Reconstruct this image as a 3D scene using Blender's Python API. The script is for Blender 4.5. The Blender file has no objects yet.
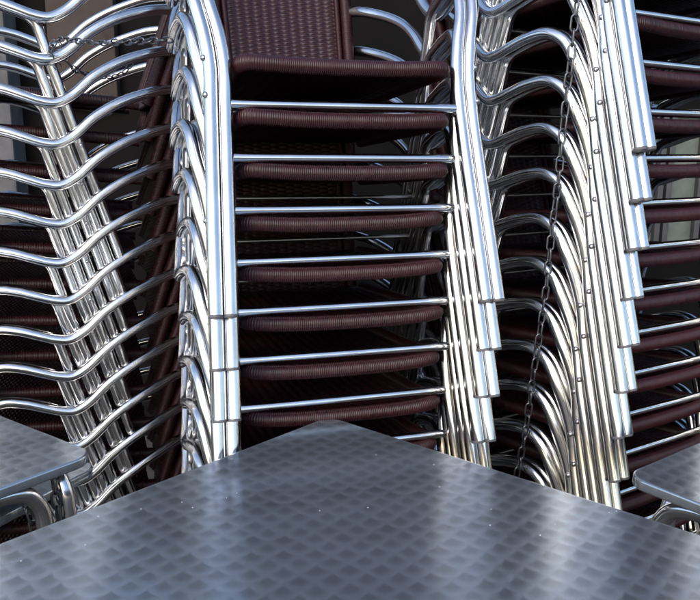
import bpy, bmesh, math, random
from mathutils import Vector, Matrix
random.seed(7)
S = bpy.context.scene
COL = S.collection
R = math.radians
EYE = 1.4879                     # camera height; positions below are metres, floor at z = 0

# ------------------------------------------------------------------ materials
def new_mat(name):
    m = bpy.data.materials.new(name); m.use_nodes = True
    nt = m.node_tree
    return m, nt, nt.nodes['Principled BSDF']

def N(nt, typ, **kw):
    n = nt.nodes.new(typ)
    for k, v in kw.items(): setattr(n, k, v)
    return n

def ramp(nt, src, p0, c0, p1, c1):
    r = N(nt, 'ShaderNodeValToRGB')
    r.color_ramp.elements[0].position = p0; r.color_ramp.elements[0].color = c0
    r.color_ramp.elements[1].position = p1; r.color_ramp.elements[1].color = c1
    nt.links.new(src, r.inputs[0]); return r

def g(v): return (v, v, v, 1)

def aluminium(name, base=(.655, .66, .67), rlo=.13, rhi=.21, scale=35.):
    m, nt, b = new_mat(name); L = nt.links
    tc = N(nt, 'ShaderNodeTexCoord'); oi = N(nt, 'ShaderNodeObjectInfo')
    add = N(nt, 'ShaderNodeVectorMath', operation='ADD')
    L.new(tc.outputs['Object'], add.inputs[0]); L.new(oi.outputs['Location'], add.inputs[1])
    n1 = N(nt, 'ShaderNodeTexNoise'); n1.inputs['Scale'].default_value = scale; n1.inputs['Detail'].default_value = 6
    n2 = N(nt, 'ShaderNodeTexNoise'); n2.inputs['Scale'].default_value = 240; n2.inputs['Detail'].default_value = 4
    n3 = N(nt, 'ShaderNodeTexNoise'); n3.inputs['Scale'].default_value = 11; n3.inputs['Detail'].default_value = 7; n3.inputs['Roughness'].default_value = .7
    for n in (n1, n2, n3): L.new(add.outputs[0], n.inputs[0])
    rr = ramp(nt, n1.outputs[0], .3, g(rlo), .72, g(rhi))
    sc = ramp(nt, n3.outputs[0], .54, g(0), .70, g(.05))          # dull rub marks
    sm = N(nt, 'ShaderNodeMath', operation='ADD'); L.new(rr.outputs[0], sm.inputs[0]); L.new(sc.outputs[0], sm.inputs[1])
    L.new(sm.outputs[0], b.inputs['Roughness'])
    b.inputs['Metallic'].default_value = 1
    d = tuple(c*.76 for c in base)
    cr = ramp(nt, n3.outputs[0], .42, (*base, 1), .74, (*d, 1)); L.new(cr.outputs[0], b.inputs['Base Color'])
    bp = N(nt, 'ShaderNodeBump'); bp.inputs['Strength'].default_value = .02; bp.inputs['Distance'].default_value = .0012
    mx = N(nt, 'ShaderNodeMath', operation='ADD'); L.new(n1.outputs[0], mx.inputs[0]); L.new(n2.outputs[0], mx.inputs[1])
    L.new(mx.outputs[0], bp.inputs['Height']); L.new(bp.outputs[0], b.inputs['Normal'])
    return m

def wicker(name, c0=(.009, .0022, .0038), c1=(.025, .0056, .0094)):
    m, nt, b = new_mat(name); L = nt.links
    tc = N(nt, 'ShaderNodeTexCoord'); n1 = N(nt, 'ShaderNodeTexNoise')
    n1.inputs['Scale'].default_value = 90; n1.inputs['Detail'].default_value = 5
    L.new(tc.outputs['Object'], n1.inputs[0])
    oi = N(nt, 'ShaderNodeObjectInfo'); n2 = N(nt, 'ShaderNodeTexNoise'); n2.inputs['Scale'].default_value = 7; n2.inputs['Detail'].default_value = 6
    L.new(tc.outputs['Object'], n2.inputs[0])
    mv = N(nt, 'ShaderNodeMath', operation='MULTIPLY_ADD'); L.new(oi.outputs['Random'], mv.inputs[0]); mv.inputs[1].default_value = .28; L.new(n1.outputs[0], mv.inputs[2])
    mw = N(nt, 'ShaderNodeMath', operation='MULTIPLY_ADD'); L.new(n2.outputs[0], mw.inputs[0]); mw.inputs[1].default_value = .5; L.new(mv.outputs[0], mw.inputs[2])
    cr = ramp(nt, mw.outputs[0], .62, (*c0, 1), 1.0, (*c1, 1)); L.new(cr.outputs[0], b.inputs['Base Color'])
    rr = ramp(nt, n1.outputs[0], .3, g(.36), .7, g(.52)); L.new(rr.outputs[0], b.inputs['Roughness'])
    b.inputs['Specular IOR Level'].default_value = .38
    return m

def swirl_steel(name, cell=.0285, base=(.335, .38, .43)):  # bluish base: the sky's blue cast is put into the steel's colour
    """engine-turned steel: overlapping round brushed discs, laid row over row"""
    m, nt, b = new_mat(name); L = nt.links
    def M(op, a, bb=None):
        n = N(nt, 'ShaderNodeMath', operation=op)
        for i, v in enumerate((a, bb)):
            if v is None: continue
            if isinstance(v, (int, float)): n.inputs[i].default_value = v
            else: L.new(v, n.inputs[i])
        return n.outputs[0]
    def V(op, a, bb=None, scale=None):
        n = N(nt, 'ShaderNodeVectorMath', operation=op)
        for i, v in enumerate((a, bb)):
            if v is None: continue
            if isinstance(v, tuple): n.inputs[i].default_value = v
            else: L.new(v, n.inputs[i])
        if scale is not None: n.inputs['Scale'].default_value = scale
        return n
    tc = N(nt, 'ShaderNodeTexCoord')
    wob = N(nt, 'ShaderNodeTexNoise'); wob.inputs['Scale'].default_value = 14; wob.inputs['Detail'].default_value = 2
    L.new(tc.outputs['Object'], wob.inputs[0])
    w1 = V('SUBTRACT', wob.outputs['Color'], (.5, .5, .5)); w2 = V('SCALE', w1.outputs[0], scale=.013)
    p0 = V('ADD', tc.outputs['Object'], w2.outputs[0])
    p = V('MULTIPLY', p0.outputs[0], (1/cell, 1/cell, 0))
    fl = V('FLOOR', p.outputs[0]); fr = V('SUBTRACT', p.outputs[0], fl.outputs[0])
    cur = V('SUBTRACT', fr.outputs[0], (.5, .5, 0)).outputs[0]
    cid = V('ADD', fl.outputs[0], (.5, .5, 0)).outputs[0]
    for (i, j) in [(-1, 0), (1, -1), (0, -1), (-1, -1)]:
        c = V('SUBTRACT', fr.outputs[0], (.5+i, .5+j, 0)).outputs[0]
        ln = V('LENGTH', c).outputs['Value']
        f = M('LESS_THAN', ln, .74)
        mx = N(nt, 'ShaderNodeMix', data_type='VECTOR'); L.new(f, mx.inputs[0]); L.new(cur, mx.inputs[4]); L.new(c, mx.inputs[5])
        cur = mx.outputs[1]
        ci = V('ADD', fl.outputs[0], (.5+i, .5+j, 0)).outputs[0]
        mx = N(nt, 'ShaderNodeMix', data_type='VECTOR'); L.new(f, mx.inputs[0]); L.new(cid, mx.inputs[4]); L.new(ci, mx.inputs[5])
        cid = mx.outputs[1]
    wn = N(nt, 'ShaderNodeTexWhiteNoise', noise_dimensions='2D'); L.new(cid, wn.inputs['Vector'])
    rad = V('LENGTH', cur).outputs['Value']
    vt = N(nt, 'ShaderNodeVectorTransform', vector_type='VECTOR', convert_from='OBJECT', convert_to='WORLD')
    L.new(cur, vt.inputs[0]); L.new(vt.outputs[0], b.inputs['Tangent'])
    an = N(nt, 'ShaderNodeMapRange', interpolation_type='SMOOTHSTEP'); L.new(rad, an.inputs[0])
    an.inputs[1].default_value = .10; an.inputs[2].default_value = .40; an.inputs[4].default_value = .30
    L.new(an.outputs[0], b.inputs['Anisotropic'])
    b.inputs['Metallic'].default_value = 1
    # concentric scratches as fine height, paler lip where a disc was cut over its neighbour
    sn_ = N(nt, 'ShaderNodeTexNoise', noise_dimensions='1D'); sn_.inputs['Scale'].default_value = 1; sn_.inputs['Detail'].default_value = 1; sn_.inputs['Roughness'].default_value = .75
    L.new(M('ADD', M('MULTIPLY', rad, 16.), M('MULTIPLY', wn.outputs[0], 400.)), sn_.inputs['W'])
    sn = sn_.outputs[0]
    sc = N(nt, 'ShaderNodeTexNoise'); sc.inputs['Scale'].default_value = 420; sc.inputs['Detail'].default_value = 4
    L.new(tc.outputs['Object'], sc.inputs[0])
    lip = N(nt, 'ShaderNodeMapRange', interpolation_type='SMOOTHSTEP'); L.new(rad, lip.inputs[0])
    lip.inputs[1].default_value = .14; lip.inputs[2].default_value = .64
    h = M('MULTIPLY', sc.outputs[0], .5)
    bp = N(nt, 'ShaderNodeBump'); bp.inputs['Strength'].default_value = .012; bp.inputs['Distance'].default_value = .0008
    L.new(h, bp.inputs['Height']); L.new(bp.outputs[0], b.inputs['Normal'])
    big = N(nt, 'ShaderNodeTexNoise'); big.inputs['Scale'].default_value = 5; big.inputs['Detail'].default_value = 6
    L.new(tc.outputs['Object'], big.inputs[0])
    ro = M('ADD', M('ADD', M('MULTIPLY', wn.outputs[0], .03), M('MULTIPLY', lip.outputs[0], .03)), M('ADD', M('MULTIPLY', big.outputs[0], .12), M('MULTIPLY', sn, .05)))
    L.new(M('ADD', ro, .085), b.inputs['Roughness'])
    tone = M('ADD', M('ADD', M('MULTIPLY', wn.outputs[0], .09), M('ADD', M('MULTIPLY', lip.outputs[0], .30), M('MULTIPLY', sn, .07))), M('MULTIPLY', big.outputs[0], .24))
    cr = ramp(nt, tone, .0, (base[0]*.66, base[1]*.66, base[2]*.66, 1), .56, (base[0]*1.16, base[1]*1.16, base[2]*1.16, 1))
    # pale specks of dust
    vo = N(nt, 'ShaderNodeTexVoronoi'); vo.inputs['Scale'].default_value = 95
    L.new(tc.outputs['Object'], vo.inputs['Vector'])
    spr = N(nt, 'ShaderNodeSeparateColor'); L.new(vo.outputs['Color'], spr.inputs[0])
    dn = N(nt, 'ShaderNodeTexNoise'); dn.inputs['Scale'].default_value = 3.2; L.new(tc.outputs['Object'], dn.inputs[0])
    on = M('MULTIPLY', M('LESS_THAN', vo.outputs['Distance'], .085), M('GREATER_THAN', M('ADD', spr.outputs[0], M('MULTIPLY', dn.outputs[0], .9)), 1.38))
    mx = N(nt, 'ShaderNodeMix', data_type='RGBA'); L.new(on, mx.inputs[0]); L.new(cr.outputs[0], mx.inputs[6]); mx.inputs[7].default_value = (.75, .75, .75, 1)
    L.new(mx.outputs[2], b.inputs['Base Color'])
    L.new(M('MULTIPLY', M('SUBTRACT', 1., on), .82), b.inputs['Metallic'])
    return m

def stone(name, c0, c1, scale=6., bump=.3, rough=.85):
    m, nt, b = new_mat(name); L = nt.links
    tc = N(nt, 'ShaderNodeTexCoord'); n1 = N(nt, 'ShaderNodeTexNoise')
    n1.inputs['Scale'].default_value = scale; n1.inputs['Detail'].default_value = 9; n1.inputs['Roughness'].default_value = .65
    L.new(tc.outputs['Object'], n1.inputs[0])
    cr = ramp(nt, n1.outputs[0], .32, (*c0, 1), .7, (*c1, 1)); L.new(cr.outputs[0], b.inputs['Base Color'])
    b.inputs['Roughness'].default_value = rough
    b.inputs['Specular IOR Level'].default_value = .12
    bp = N(nt, 'ShaderNodeBump'); bp.inputs['Strength'].default_value = bump; bp.inputs['Distance'].default_value = .01
    L.new(n1.outputs[0], bp.inputs['Height']); L.new(bp.outputs[0], b.inputs['Normal'])
    return m

def paving(name):
    m, nt, b = new_mat(name); L = nt.links
    tc = N(nt, 'ShaderNodeTexCoord')
    br = N(nt, 'ShaderNodeTexBrick'); br.inputs['Scale'].default_value = 2.2
    br.inputs['Color1'].default_value = (.060, .054, .047, 1); br.inputs['Color2'].default_value = (.050, .045, .039, 1)
    br.inputs['Mortar'].default_value = (.024, .022, .020, 1); br.inputs['Mortar Size'].default_value = .012
    L.new(tc.outputs['Object'], br.inputs[0])
    n1 = N(nt, 'ShaderNodeTexNoise'); n1.inputs['Scale'].default_value = 9; n1.inputs['Detail'].default_value = 8
    L.new(tc.outputs['Object'], n1.inputs[0])
    cr = ramp(nt, n1.outputs[0], .3, g(.7), .7, g(1.1))
    mx = N(nt, 'ShaderNodeMix', data_type='RGBA', blend_type='MULTIPLY'); mx.inputs[0].default_value = 1
    L.new(br.outputs['Color'], mx.inputs[6]); L.new(cr.outputs[0], mx.inputs[7]); L.new(mx.outputs[2], b.inputs['Base Color'])
    b.inputs['Roughness'].default_value = .8
    return m

def plain(name, c, rough=.5, metal=0.):
    m, nt, b = new_mat(name); L = nt.links
    tc = N(nt, 'ShaderNodeTexCoord'); n1 = N(nt, 'ShaderNodeTexNoise'); n1.inputs['Scale'].default_value = 24; n1.inputs['Detail'].default_value = 5
    L.new(tc.outputs['Object'], n1.inputs[0])
    cr = ramp(nt, n1.outputs[0], .3, (c[0]*.8, c[1]*.8, c[2]*.8, 1), .7, (c[0]*1.1, c[1]*1.1, c[2]*1.1, 1)); L.new(cr.outputs[0], b.inputs['Base Color'])
    b.inputs['Roughness'].default_value = rough; b.inputs['Metallic'].default_value = metal
    return m

M_AL = aluminium('polished aluminium tube')
M_RAIL = aluminium('polished aluminium rail', rlo=.10, rhi=.20)
M_RIVET = aluminium('rivet metal', (.40, .40, .42), .30, .42, 80)
M_CHAIN = aluminium('galvanised chain', (.13, .135, .15), .3, .5, 60)
M_RATTAN = wicker('burgundy woven rattan')
M_ROLL = wicker('burgundy wound edging', (.0100, .0018, .0034), (.026, .0042, .0076))
M_TABLE = swirl_steel('swirl polished steel')
M_TLEG = aluminium('table leg metal', (.62, .63, .65), .12, .2)
M_CAP = plain('grey foot plastic', (.10, .10, .11), .55)
M_GROUND = paving('paving slabs')
M_WALL = stone('near-black wall', (.0025, .0022, .0022), (.0045, .004, .004))  # darkness of an unlit interior put into the wall colour
M_PIER = stone('pale stone', (.075, .076, .08), (.13, .13, .137), 9)
M_DARK = stone('brown grey render', (.034, .026, .023), (.062, .050, .045), 5, .1)
M_PAINT = plain('pale green white paint', (.15, .18, .15), .5)
M_DPAINT = plain('grey green paint', (.10, .12, .11), .45)
M_FRAME = plain('dark window paint', (.05, .05, .055), .4)

# ------------------------------------------------------------------ mesh helpers
def spline(pts, seg=8):
    P = [Vector(p) for p in pts]; out = []
    for i in range(len(P)-1):
        p0 = P[i-1] if i else P[0]*2-P[1]; p1, p2 = P[i], P[i+1]
        p3 = P[i+2] if i+2 < len(P) else P[-1]*2-P[-2]
        d1, d2, d3 = max((p1-p0).length, 1e-6)**.5, max((p2-p1).length, 1e-6)**.5, max((p3-p2).length, 1e-6)**.5
        m1 = ((p1-p0)/d1-(p2-p0)/(d1+d2)+(p2-p1)/d2)*d2
        m2 = ((p2-p1)/d2-(p3-p1)/(d2+d3)+(p3-p2)/d3)*d2
        for s in range(seg):
            t = s/seg; t2 = t*t; t3 = t2*t
            out.append(p1*(2*t3-3*t2+1)+m1*(t3-2*t2+t)+p2*(-2*t3+3*t2)+m2*(t3-t2))
    out.append(P[-1]); return out

def sweep(bm, path, rad, sides=16, cap=True):
    """tube along path; rad is a number or one radius per point"""
    n = len(path); rings = []
    t0 = (path[1]-path[0]).normalized()
    u = t0.orthogonal().normalized()
    for i, p in enumerate(path):
        a = path[max(i-1, 0)]; b = path[min(i+1, n-1)]
        t = (b-a).normalized(); u = (u-t*u.dot(t)).normalized(); v = t.cross(u)
        r = rad if isinstance(rad, (int, float)) else rad[i]
        rings.append([bm.verts.new(p+(u*math.cos(2*math.pi*k/sides)+v*math.sin(2*math.pi*k/sides))*r) for k in range(sides)])
    for a, b in zip(rings, rings[1:]):
        for k in range(sides):
            f = bm.faces.new((a[k], a[(k+1) % sides], b[(k+1) % sides], b[k])); f.smooth = True
    if cap:
        bm.faces.new(rings[0][::-1]); bm.faces.new(rings[-1])
        for rg in (rings[0], rings[-1]):
            for k in range(sides): bm.edges.get((rg[k], rg[(k+1) % sides])).smooth = False

def box(bm, c, s, bev=0.):
    r = bmesh.ops.create_cube(bm, size=1, matrix=Matrix.Translation(c) @ Matrix.Diagonal((*s, 1)))
    if bev:
        es = {e for v in r['verts'] for e in v.link_edges}
        bmesh.ops.bevel(bm, geom=list(es), offset=bev, segments=2, affect='EDGES', profile=.6)

def mesh(name, bm, mat):
    bmesh.ops.recalc_face_normals(bm, faces=bm.faces)
    me = bpy.data.meshes.new(name); bm.to_mesh(me); bm.free(); me.materials.append(mat); return me

def obj(name, me, parent=None):
    o = bpy.data.objects.new(name, me); COL.objects.link(o)
    if parent: o.parent = parent
    return o

def thing(name, label, cat, loc=(0, 0, 0), yaw=0, group=None):
    o = bpy.data.objects.new(name, None); COL.objects.link(o); o.empty_display_size = .1
    o.location = loc; o.rotation_euler = (0, 0, yaw)
    tag(o, label, cat, group); return o

def tag(o, label, cat, group=None):
    o['label'] = label; o['category'] = cat
    if group: o['group'] = group

def copy_tree(o, parent=None):
    c = o.copy(); COL.objects.link(c)
    if parent: c.parent = parent
    for ch in o.children: copy_tree(ch, c)
    return c

def resample(path, step):
    out = [path[0].copy()]; acc = 0
    for a, b in zip(path, path[1:]):
        d = (b-a).length
        while acc+d >= step:
            a = a.lerp(b, (step-acc)/d); out.append(a.copy()); d = (b-a).length; acc = 0
        acc += d
    return out

def wound(bm, path, r, pitch=.0037, sides=10, rib=.0016):
    pts = resample(path, pitch/4)
    rad = [r - rib*(.0, .35, 1., .35)[i % 4] + random.uniform(-.00015, .00015) for i in range(len(pts))]
    sweep(bm, pts, rad, sides)

def woven(bm, fn, width, length, colw=.021, row=.0054, a=.0019, thick=.0045):
    """woven sheet; fn(u, v) -> (point, normal), u across, v along. Warps run along v, strands pass over and under them"""
    nu = max(int(round(width/colw)), 1)*6; nv = int(round(length/row))*3
    top = []; bot = []
    for j in range(nv+1):
        ra, rb = [], []
        for i in range(nu+1):
            u = i/nu; v = j/nv
            p, n = fn((u-.5)*width, v*length)
            k = j/3.; ph = math.pi*(i/6.); rw = int(k)
            strand = math.cos(ph)*math.cos(math.pi*k)
            groove = -.0007*(.5+.5*math.cos(2*math.pi*k))-.0018*math.sin(ph)**4
            h = a*strand+groove
            ra.append(bm.verts.new(p+n*(thick/2+h))); rb.append(bm.verts.new(p-n*(thick/2-h)))
        top.append(ra); bot.append(rb)
    for rows, flip in ((top, False), (bot, True)):
        for A, B in zip(rows, rows[1:]):
            for i in range(nu):
                q = (A[i], A[i+1], B[i+1], B[i])
                f = bm.faces.new(q[::-1] if flip else q); f.smooth = True
    for i in range(nu):
        bm.faces.new((top[0][i], bot[0][i], bot[0][i+1], top[0][i+1])); bm.faces.new((top[-1][i+1], bot[-1][i+1], bot[-1][i], top[-1][i]))
    for j in range(nv):
        bm.faces.new((top[j+1][0], bot[j+1][0], bot[j][0], top[j][0])); bm.faces.new((top[j][-1], bot[j][-1], bot[j+1][-1], top[j+1][-1]))

# ------------------------------------------------------------------ the stacking armchair (faces -y, floor z = 0)
TR = .0124
ARM = [(.2605, 0, .004), (.2530, .055, .176), (.2455, .110, .352), (.2440, .124, .415), (.2505, .138, .470), (.2645, .161, .535), (.2705, .188, .578), (.2770, .226, .596),
       (.2820, .275, .591), (.2850, .320, .577), (.2850, .355, .566), (.2840, .387, .563), (.2780, .423, .581), (.2700, .473, .625),
       (.2570, .529, .659), (.2300, .592, .684), (.1950, .648, .699), (.1740, .700, .703)]
LEG = [(.2355, 0, .004), (.2280, .055, .176), (.2205, .110, .352), (.2190, .124, .415), (.2255, .139, .470), (.2395, .161, .530), (.2455, .189, .576), (.2520, .226, .5945),
       (.2570, .275, .590), (.2600, .318, .577), (.2605, .342, .5675), (.2605, .357, .553), (.2605, .365, .530), (.2605, .372, .505), (.2600, .384, .463), (.2580, .415, .356),
       (.2550, .449, .240), (.2520, .484, .120), (.2490, .518, .004)]

def make_chair():
    t = thing('stacking_armchair', '', 'armchair')
    def foot_cap(x, y, dy):
        bm = bmesh.new()
        d = Vector((0, dy, 1)).normalized()
        p = Vector((x, y, .0)); sweep(bm, [p-d*.001, p+d*.0008, p+d*.0045, p+d*.005], [.0116, .01275, .01275, .0124], 16)
        return mesh('foot_cap', bm, M_CAP)
    def rivet(p, n):
        bm = bmesh.new(); n = Vector(n).normalized(); p = Vector(p)
        sweep(bm, [p-n*.002, p+n*.0012, p+n*.0032, p+n*.0043], [.0056, .0055, .0044, .0014], 12)
        return mesh('rivet', bm, M_RIVET)
    for s in (-1, 1):
        bm = bmesh.new(); sweep(bm, spline([(s*x, y, z) for x, y, z in ARM], 6), TR, 18)
        a = obj('arm_tube', mesh('arm_tube', bm, M_AL), t)
        bm = bmesh.new(); sweep(bm, spline([(s*x, y, z) for x, y, z in LEG], 6), TR*.985, 18)
        l = obj('leg_tube', mesh('leg_tube', bm, M_AL), t)
        obj('foot_cap', foot_cap(s*.2605, 0, .32), a)
        obj('foot_cap', foot_cap(s*.2355, 0, .32), l); obj('foot_cap', foot_cap(s*.2490, .518, -.29), l)
        for z, y, x in ((.366, .112, .2450), (.428, .127, .2450)):
            obj('rivet', rivet((s*(x+TR*.80), y-TR*.55, z), (s*.85, -.5, .1)), a)
        obj('rivet', rivet((s*(.2557+TR*.85), .436+.003, .285), (s*.9, .3, .1)), l)
    bm = bmesh.new(); sweep(bm, [Vector((-.214, .110, .352)), Vector((.214, .110, .352))], .0086, 14)
    obj('front_rail', mesh('front_rail', bm, M_RAIL), t)
    bm = bmesh.new(); sweep(bm, [Vector((-.252, .4155, .352)), Vector((.252, .4155, .352))], .0048, 12)
    obj('rear_rail', mesh('rear_rail', bm, M_RIVET), t)
    # seat: woven panel inside a wound edge roll
    z0, z1, y0, y1 = .4215, .385, .100, .580
    def zs(y): return z0+(z1-z0)*(y-y0)/(y1-y0)
    def seat_fn(u, v):
        y = y0+.008+v; sag = -.010*(1-(u/.19)**2)*math.sin(math.pi*min(1, max(0, v/.46)))
        return Vector((u, y, zs(y)+.001+sag)), Vector((0, .08, 1)).normalized()
    bm = bmesh.new(); woven(bm, seat_fn, .368, .455)
    seat = obj('seat', mesh('seat', bm, M_RATTAN), t)
    hw = .1905; c = .034
    def dip(x): return -.004*(1-(x/hw)**2)
    pts = [(-hw+.012, y1, zs(y1))] + [(-hw+.012*(y-y0-c)/(y1-y0), y, zs(y)) for y in (.46, .34, .22)]
    pts += [(-hw, y0+c, zs(y0+c)+.001), (-hw+.010, y0+.010, zs(y0)+.001), (-hw+c, y0, z0)]
    pts += [(x, y0-.003*(1-(x/hw)**2), z0+dip(x)) for x in (-.10, -.05, 0, .05, .10)]
    pts += [(-x, y, z) for x, y, z in pts[:7]][::-1]
    bm = bmesh.new(); wound(bm, spline(pts, 10), .0148)
    obj('edge_roll', mesh('edge_roll', bm, M_ROLL), seat)
    # backrest, leaning back, wider at the top
    b0 = Vector((0, .600, .385)); b1 = Vector((0, .771, .860)); d = (b1-b0); Lb = d.length; d.normalize(); nb = Vector((0, -d.z, d.y))
    def curve(u, v): return -.020*(1-(u/.17)**2)*math.sin(math.pi*v/Lb*.5)
    def back_fn(u, v):
        w = 1+.10*v/Lb
        return b0+d*v+Vector((u*w, 0, 0))+nb*curve(u, v), nb
    bm = bmesh.new(); woven(bm, back_fn, .276, Lb-.016)
    back = obj('backrest', mesh('backrest', bm, M_RATTAN), t)
    def edge(off, top):
        q = []
        for v in (.0, .12, .25, .40, Lb-top-.03): q.append(b0+d*v+Vector((-(.138+off)*(1+.10*v/Lb), 0, 0)))
        v = Lb-top-.006; q.append(b0+d*v+Vector((-(.138+off)*1.09+.006, 0, 0)))
        v = Lb-top; q.append(b0+d*v+Vector((-(.138+off)*1.1+.035, 0, 0)))
        q.append(b0+d*(Lb-top+.008)+nb*-.018)
        return q+[Vector((-p.x, p.y, p.z)) for p in q[:-1]][::-1]
    bm = bmesh.new()
    wound(bm, spline(edge(.018, 0), 10), .0150); wound(bm, spline(edge(-.004, .022), 10), .0075)
    obj('edge_roll', mesh('edge_roll', bm, M_ROLL), back)
    return t

PITCH = .0925
ORD = ['topmost', 'second', 'third', 'fourth', 'fifth', 'sixth', 'seventh', 'eighth', 'ninth', 'tenth', 'eleventh', 'twelfth', 'thirteenth', 'fourteenth', 'fifteenth', 'sixteenth', 'bottom']
proto = make_chair()
first = [True]
def stack(x, y, ztop, yaw, n, label, group):
    for k in range(n):
        if first[0]: o = proto; first[0] = False
        else: o = copy_tree(proto)
        j = 0 if k == n-1 else 1
        o.location = (x+random.uniform(-.0022, .0022)*j, y+random.uniform(-.0022, .0022)*j, EYE+ztop-k*PITCH)
        o.rotation_euler = (R(random.uniform(-.25, .25))*j, R(random.uniform(-.25, .25))*j, yaw+R(random.uniform(-.7, .7))*j)
        word = 'bottom' if k == n-1 else ORD[k]
        tag(o, label(k, word), 'armchair', group)
def lab_centre(k, w):
    if k == 0: return 'topmost burgundy wicker armchair of the centre stack, its woven backrest in full view'
    if w == 'bottom': return 'bottom aluminium and wicker armchair of the centre stack behind the big table corner'
    return '%s armchair from the top of the centre stack, burgundy seat roll above bright front rail' % w if k < 8 else '%s armchair from the top of the centre stack, low down behind the table' % w
def lab_right(k, w):
    if k == 0: return 'topmost aluminium armchair of the right stack, its front leg ending highest of all'
    if w == 'bottom': return 'bottom aluminium armchair of the right stack behind the hanging chain'
    return '%s armchair from the top of the right stack, riveted legs behind the hanging chain' % w
def lab_left(k, w):
    if k == 0: return 'topmost aluminium armchair of the left stack, wavy arm above the taut chain'
    if w == 'bottom': return 'bottom aluminium armchair of the left stack behind the left steel table'
    return '%s armchair from the top of the left stack, wavy aluminium arm seen side-on' % w
stack(.0258, 1.3059, -.2854, .3023, 14, lab_centre, 'armchairs in the centre stack')
stack(.7482, 1.5437, -.0065, .562, 17, lab_right, 'armchairs in the right stack')
stack(-1.139, 1.919, -.2914, R(-70), 14, lab_left, 'armchairs in the left stack')

# ------------------------------------------------------------------ tables: steel tops on tube legs
def rounded_top(bm, lx, ly, r, th, bev=.0035):
    """rounded slab, corner at the origin, spreading to +x +y; top face at z = 0"""
    pts = []
    for cx, cy, a0 in ((lx-r, ly-r, 0), (r, ly-r, 90), (r, r, 180), (lx-r, r, 270)):
        for i in range(9):
            a = R(a0+i*90/8); pts.append((cx+r*math.cos(a), cy+r*math.sin(a)))
    f = bm.faces.new([bm.verts.new((x, y, 0)) for x, y in pts])
    ex = bmesh.ops.extrude_face_region(bm, geom=[f])
    vs = [e for e in ex['geom'] if isinstance(e, bmesh.types.BMVert)]
    bmesh.ops.translate(bm, verts=vs, vec=(0, 0, -th))
    bm.edges.ensure_lookup_table()
    es = [e for e in bm.edges if abs(e.verts[0].co.z-e.verts[1].co.z) < 1e-6]
    bmesh.ops.bevel(bm, geom=es, offset=bev, segments=3, affect='EDGES', profile=.5)
    for f in bm.faces: f.smooth = abs(f.normal.z) < .95
def table(label, corner, ang, lx, ly, ztop, group, inset=.032):
    """corner of the top in plan, direction of its x edge (the y edge is 90 degrees further round)"""
    t = thing('cafe_table', label, 'table', (corner[0], corner[1], 0), R(ang), group)
    H = ztop
    bm = bmesh.new(); rounded_top(bm, lx, ly, .036, .018)
    o = obj('table_top', mesh('table_top', bm, M_TABLE), t); o.location = (0, 0, H)
    zt = -.018-.0142+H
    def U(p, q, w):
        p = Vector((*p, 0)); q = Vector((*q, 0)); e = (q-p).normalized()
        path = [p+Vector((0, 0, .006)), p+Vector((0, 0, zt*.5)), p+Vector((0, 0, zt-.075)), p+e*.006+Vector((0, 0, zt-.040)), p+e*.026+Vector((0, 0, zt-.012)), p+e*.065+Vector((0, 0, zt)),
                (p+q)/2+Vector((0, 0, zt)), q-e*.065+Vector((0, 0, zt)), q-e*.026+Vector((0, 0, zt-.012)), q-e*.006+Vector((0, 0, zt-.040)), q+Vector((0, 0, zt-.075)), q+Vector((0, 0, zt*.5)), q+Vector((0, 0, .006))]
        bm = bmesh.new(); sweep(bm, spline(path, 7), .0138, 16)
        l = obj('leg_frame', mesh('leg_frame', bm, M_TLEG), t)
        for c in (p, q):
            bm = bmesh.new(); sweep(bm, [c+Vector((0, 0, 0)), c+Vector((0, 0, .003)), c+Vector((0, 0, .022))], [.013, .0158, .0154], 14)
            obj('foot_cap', mesh('foot_cap', bm, M_CAP), l)
    a, b = inset, .085
    U((.045, a), (lx-b, a), 0); U((b, ly-a), (lx-b, ly-a), 0)
    U((a, b), (a, ly-b), 1); U((lx-a, b), (lx-a, ly-b), 1)
    return t
TZ = EYE-.517
GT = 'steel cafe tables around the chairs'
table('large square swirl-polished steel table filling the foreground, corner pointing at the centre stack', (-.039, 1.394), 229.2, .80, .80, TZ, GT)
table('swirl-polished steel table at far left, rounded corner pointing at the chairs', (-.428, 1.208), 144, .48, .72, TZ, GT)
table('lower steel table half hidden under the left table, only its rim showing', (-.470, 1.345), 155, .36, .60, EYE-.600, GT, .05)
table('swirl-polished steel table at far right below the right stack, tube leg curving under it', (.443, 1.139), -53, .60, .60, TZ, GT)

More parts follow.
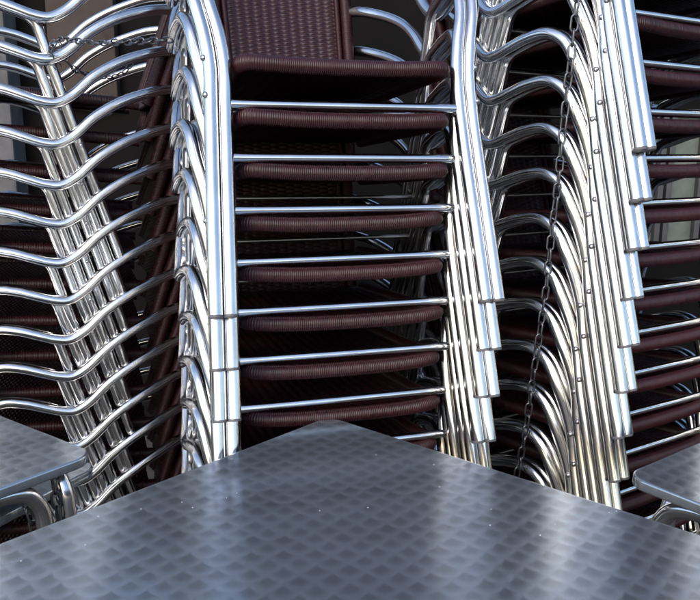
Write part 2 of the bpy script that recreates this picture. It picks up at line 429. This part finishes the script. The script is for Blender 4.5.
# ------------------------------------------------------------------ chains
def link_mesh(L=.0345, W=.0185, w=.0025):
    bm = bmesh.new(); path = []
    r = W/2-w; h = L/2-w-r
    for i in range(11): a = math.pi*i/10; path.append(Vector((r*math.cos(a), 0, h+r*math.sin(a))))
    for i in range(11): a = math.pi+math.pi*i/10; path.append(Vector((r*math.cos(a), 0, -h+r*math.sin(a))))
    path.append(path[0].copy())
    sweep(bm, path, w, 8, cap=False)
    bmesh.ops.remove_doubles(bm, verts=bm.verts, dist=1e-5)
    return mesh('link', bm, M_CHAIN)
def chain(label, pts, group=None, size=1., turn=25):
    P = [Vector(p)+Vector((0, 0, EYE)) for p in pts]
    t = thing('steel_chain', label, 'chain', P[0], 0, group)
    me = link_mesh(.0345*size, .0175*size, .0022*size)
    path = resample(spline(pts, 6), .0262*size)
    for i, p in enumerate(path):
        p = Vector(p)+Vector((0, 0, EYE))
        a = Vector(path[max(i-1, 0)]); b = Vector(path[min(i+1, len(path)-1)])
        d = (b-a).normalized()
        o = obj('link', me, t)
        q = d.to_track_quat('Z', 'Y') @ __import__('mathutils').Quaternion((0, 0, 1), R(turn+90*(i % 2)+random.uniform(-16, 16)))
        o.rotation_mode = 'QUATERNION'; o.rotation_quaternion = q; o.location = p-P[0]
GC = 'chains locking the chairs'
chain('long dark steel chain hanging down over the arms of the right stack',
      [(.420, 1.496, .330), (.419, 1.499, .259), (.417, 1.502, .215), (.416, 1.504, .166), (.413, 1.508, .106), (.412, 1.511, .05), (.4095, 1.513, -.007), (.4095, 1.514, -.057), (.408, 1.517, -.096),
       (.405, 1.521, -.146), (.403, 1.524, -.213), (.401, 1.528, -.29), (.398, 1.534, -.347), (.395, 1.538, -.401), (.391, 1.543, -.459), (.388, 1.549, -.51), (.385, 1.554, -.582), (.380, 1.561, -.647), (.374, 1.571, -.706), (.371, 1.576, -.779), (.368, 1.58, -.85)], GC)
chain('taut steel chain stretched from the left stack arm to the centre stack',
      [(-.668, 1.79, .172), (-.672, 1.768, .196), (-.645, 1.735, .216), (-.577, 1.66, .206), (-.513, 1.61, .196), (-.454, 1.56, .192), (-.395, 1.51, .188), (-.330, 1.455, .184)], GC, .82)
chain('short slack steel chain sagging behind the second arm of the left stack',
      [(-.676, 1.845, .215), (-.665, 1.85, .182), (-.651, 1.88, .164), (-.611, 1.95, .157), (-.585, 2.0, .168), (-.567, 2.03, .196)], GC, .80)
chain('chain dangling under the left table corner beside its bright leg', [(-.502, 1.196, -.545), (-.499, 1.194, -.572), (-.496, 1.192, -.607), (-.494, 1.191, -.651), (-.493, 1.191, -.72), (-.493, 1.191, -.80)], GC, 1.0)
chain('chain dangling against the rim of the lower left table', [(-.533, 1.150, -.556), (-.531, 1.152, -.58), (-.524, 1.155, -.612), (-.520, 1.158, -.645), (-.52, 1.16, -.71), (-.52, 1.16, -.78)], GC, .95)

# ------------------------------------------------------------------ setting
bm = bmesh.new(); bmesh.ops.create_grid(bm, x_segments=1, y_segments=1, size=400)
o = obj('ground', mesh('ground', bm, M_GROUND)); o['kind'] = 'structure'
t = thing('shop_front', 'near-black shop front behind the stacked chairs', 'shop front', (0, 3.7, 0))
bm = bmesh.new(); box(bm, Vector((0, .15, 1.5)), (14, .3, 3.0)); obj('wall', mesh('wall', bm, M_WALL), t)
bm = bmesh.new(); box(bm, Vector((-2.085, -.06, 1.49)), (1.05, .14, 2.98), .01); obj('pier', mesh('pier', bm, M_PIER), t)
bm = bmesh.new(); box(bm, Vector((-1.245, -.02, EYE+.56)), (.31, .06, .80), .006); obj('door_panel', mesh('door_panel', bm, M_DARK), t)
w = bmesh.new()
for x in (1.405, 1.475, 1.515, 1.665): box(w, Vector((x, -.03, EYE-.17)), (.026, .05, .62), .003)
box(w, Vector((1.535, -.032, EYE+.155)), (.29, .05, .03), .003); box(w, Vector((1.535, -.032, EYE-.495)), (.29, .05, .03), .003)
wf = obj('window_frame', mesh('window_frame', w, M_FRAME), t)
w = bmesh.new(); box(w, Vector((1.44, -.008, EYE-.17)), (.068, .012, .62)); obj('shutter', mesh('shutter', w, M_PAINT), wf)
w = bmesh.new(); box(w, Vector((1.575, -.008, EYE-.17)), (.19, .012, .62)); obj('door_panel', mesh('door_panel', w, M_DPAINT), wf)

# ------------------------------------------------------------------ light, sky, camera
SUN_EL, SUN_AZ = R(33), R(203)      # soft light from the bright hazy sky in front of the chairs
W = bpy.data.worlds.new('World'); S.world = W; W.use_nodes = True
nt = W.node_tree; bg = nt.nodes['Background']
sky = nt.nodes.new('ShaderNodeTexSky'); sky.sky_type = 'NISHITA'; sky.sun_disc = False
sky.sun_elevation = SUN_EL; sky.sun_rotation = SUN_AZ; sky.air_density = 1.0; sky.dust_density = 2.0; sky.ozone_density = 1.0
nt.links.new(sky.outputs[0], bg.inputs[0]); bg.inputs[1].default_value = .15
sd = bpy.data.lights.new('sun', 'SUN'); sd.energy = .55; sd.angle = R(24); sd.color = (1, .97, .92)
so = bpy.data.objects.new('sun', sd); COL.objects.link(so)
dirv = Vector((math.sin(SUN_AZ)*math.cos(SUN_EL), math.cos(SUN_AZ)*math.cos(SUN_EL), math.sin(SUN_EL)))
so.rotation_euler = dirv.to_track_quat('Z', 'Y').to_euler(); so.location = (3, 6, 8)

cd = bpy.data.cameras.new('camera'); cam = bpy.data.objects.new('camera', cd); COL.objects.link(cam)
cd.sensor_width = 36; cd.sensor_fit = 'HORIZONTAL'; cd.lens = 758.47/700*36; cd.clip_start = .02; cd.clip_end = 2000
cam.location = (0, 0, EYE)
cam.matrix_world = Matrix.Translation((0, 0, EYE)) @ Matrix.Rotation(R(90)-.2032, 4, 'X') @ Matrix.Rotation(.0081, 4, 'Z')
S.camera = cam
S.render.resolution_x = 1024; S.render.resolution_y = 878
S.render.engine = 'CYCLES'
S.cycles.max_bounces = 14; S.cycles.glossy_bounces = 10
S.view_settings.view_transform = 'Standard'; S.view_settings.look = 'None'; S.view_settings.gamma = 1; S.view_settings.exposure = 1.15
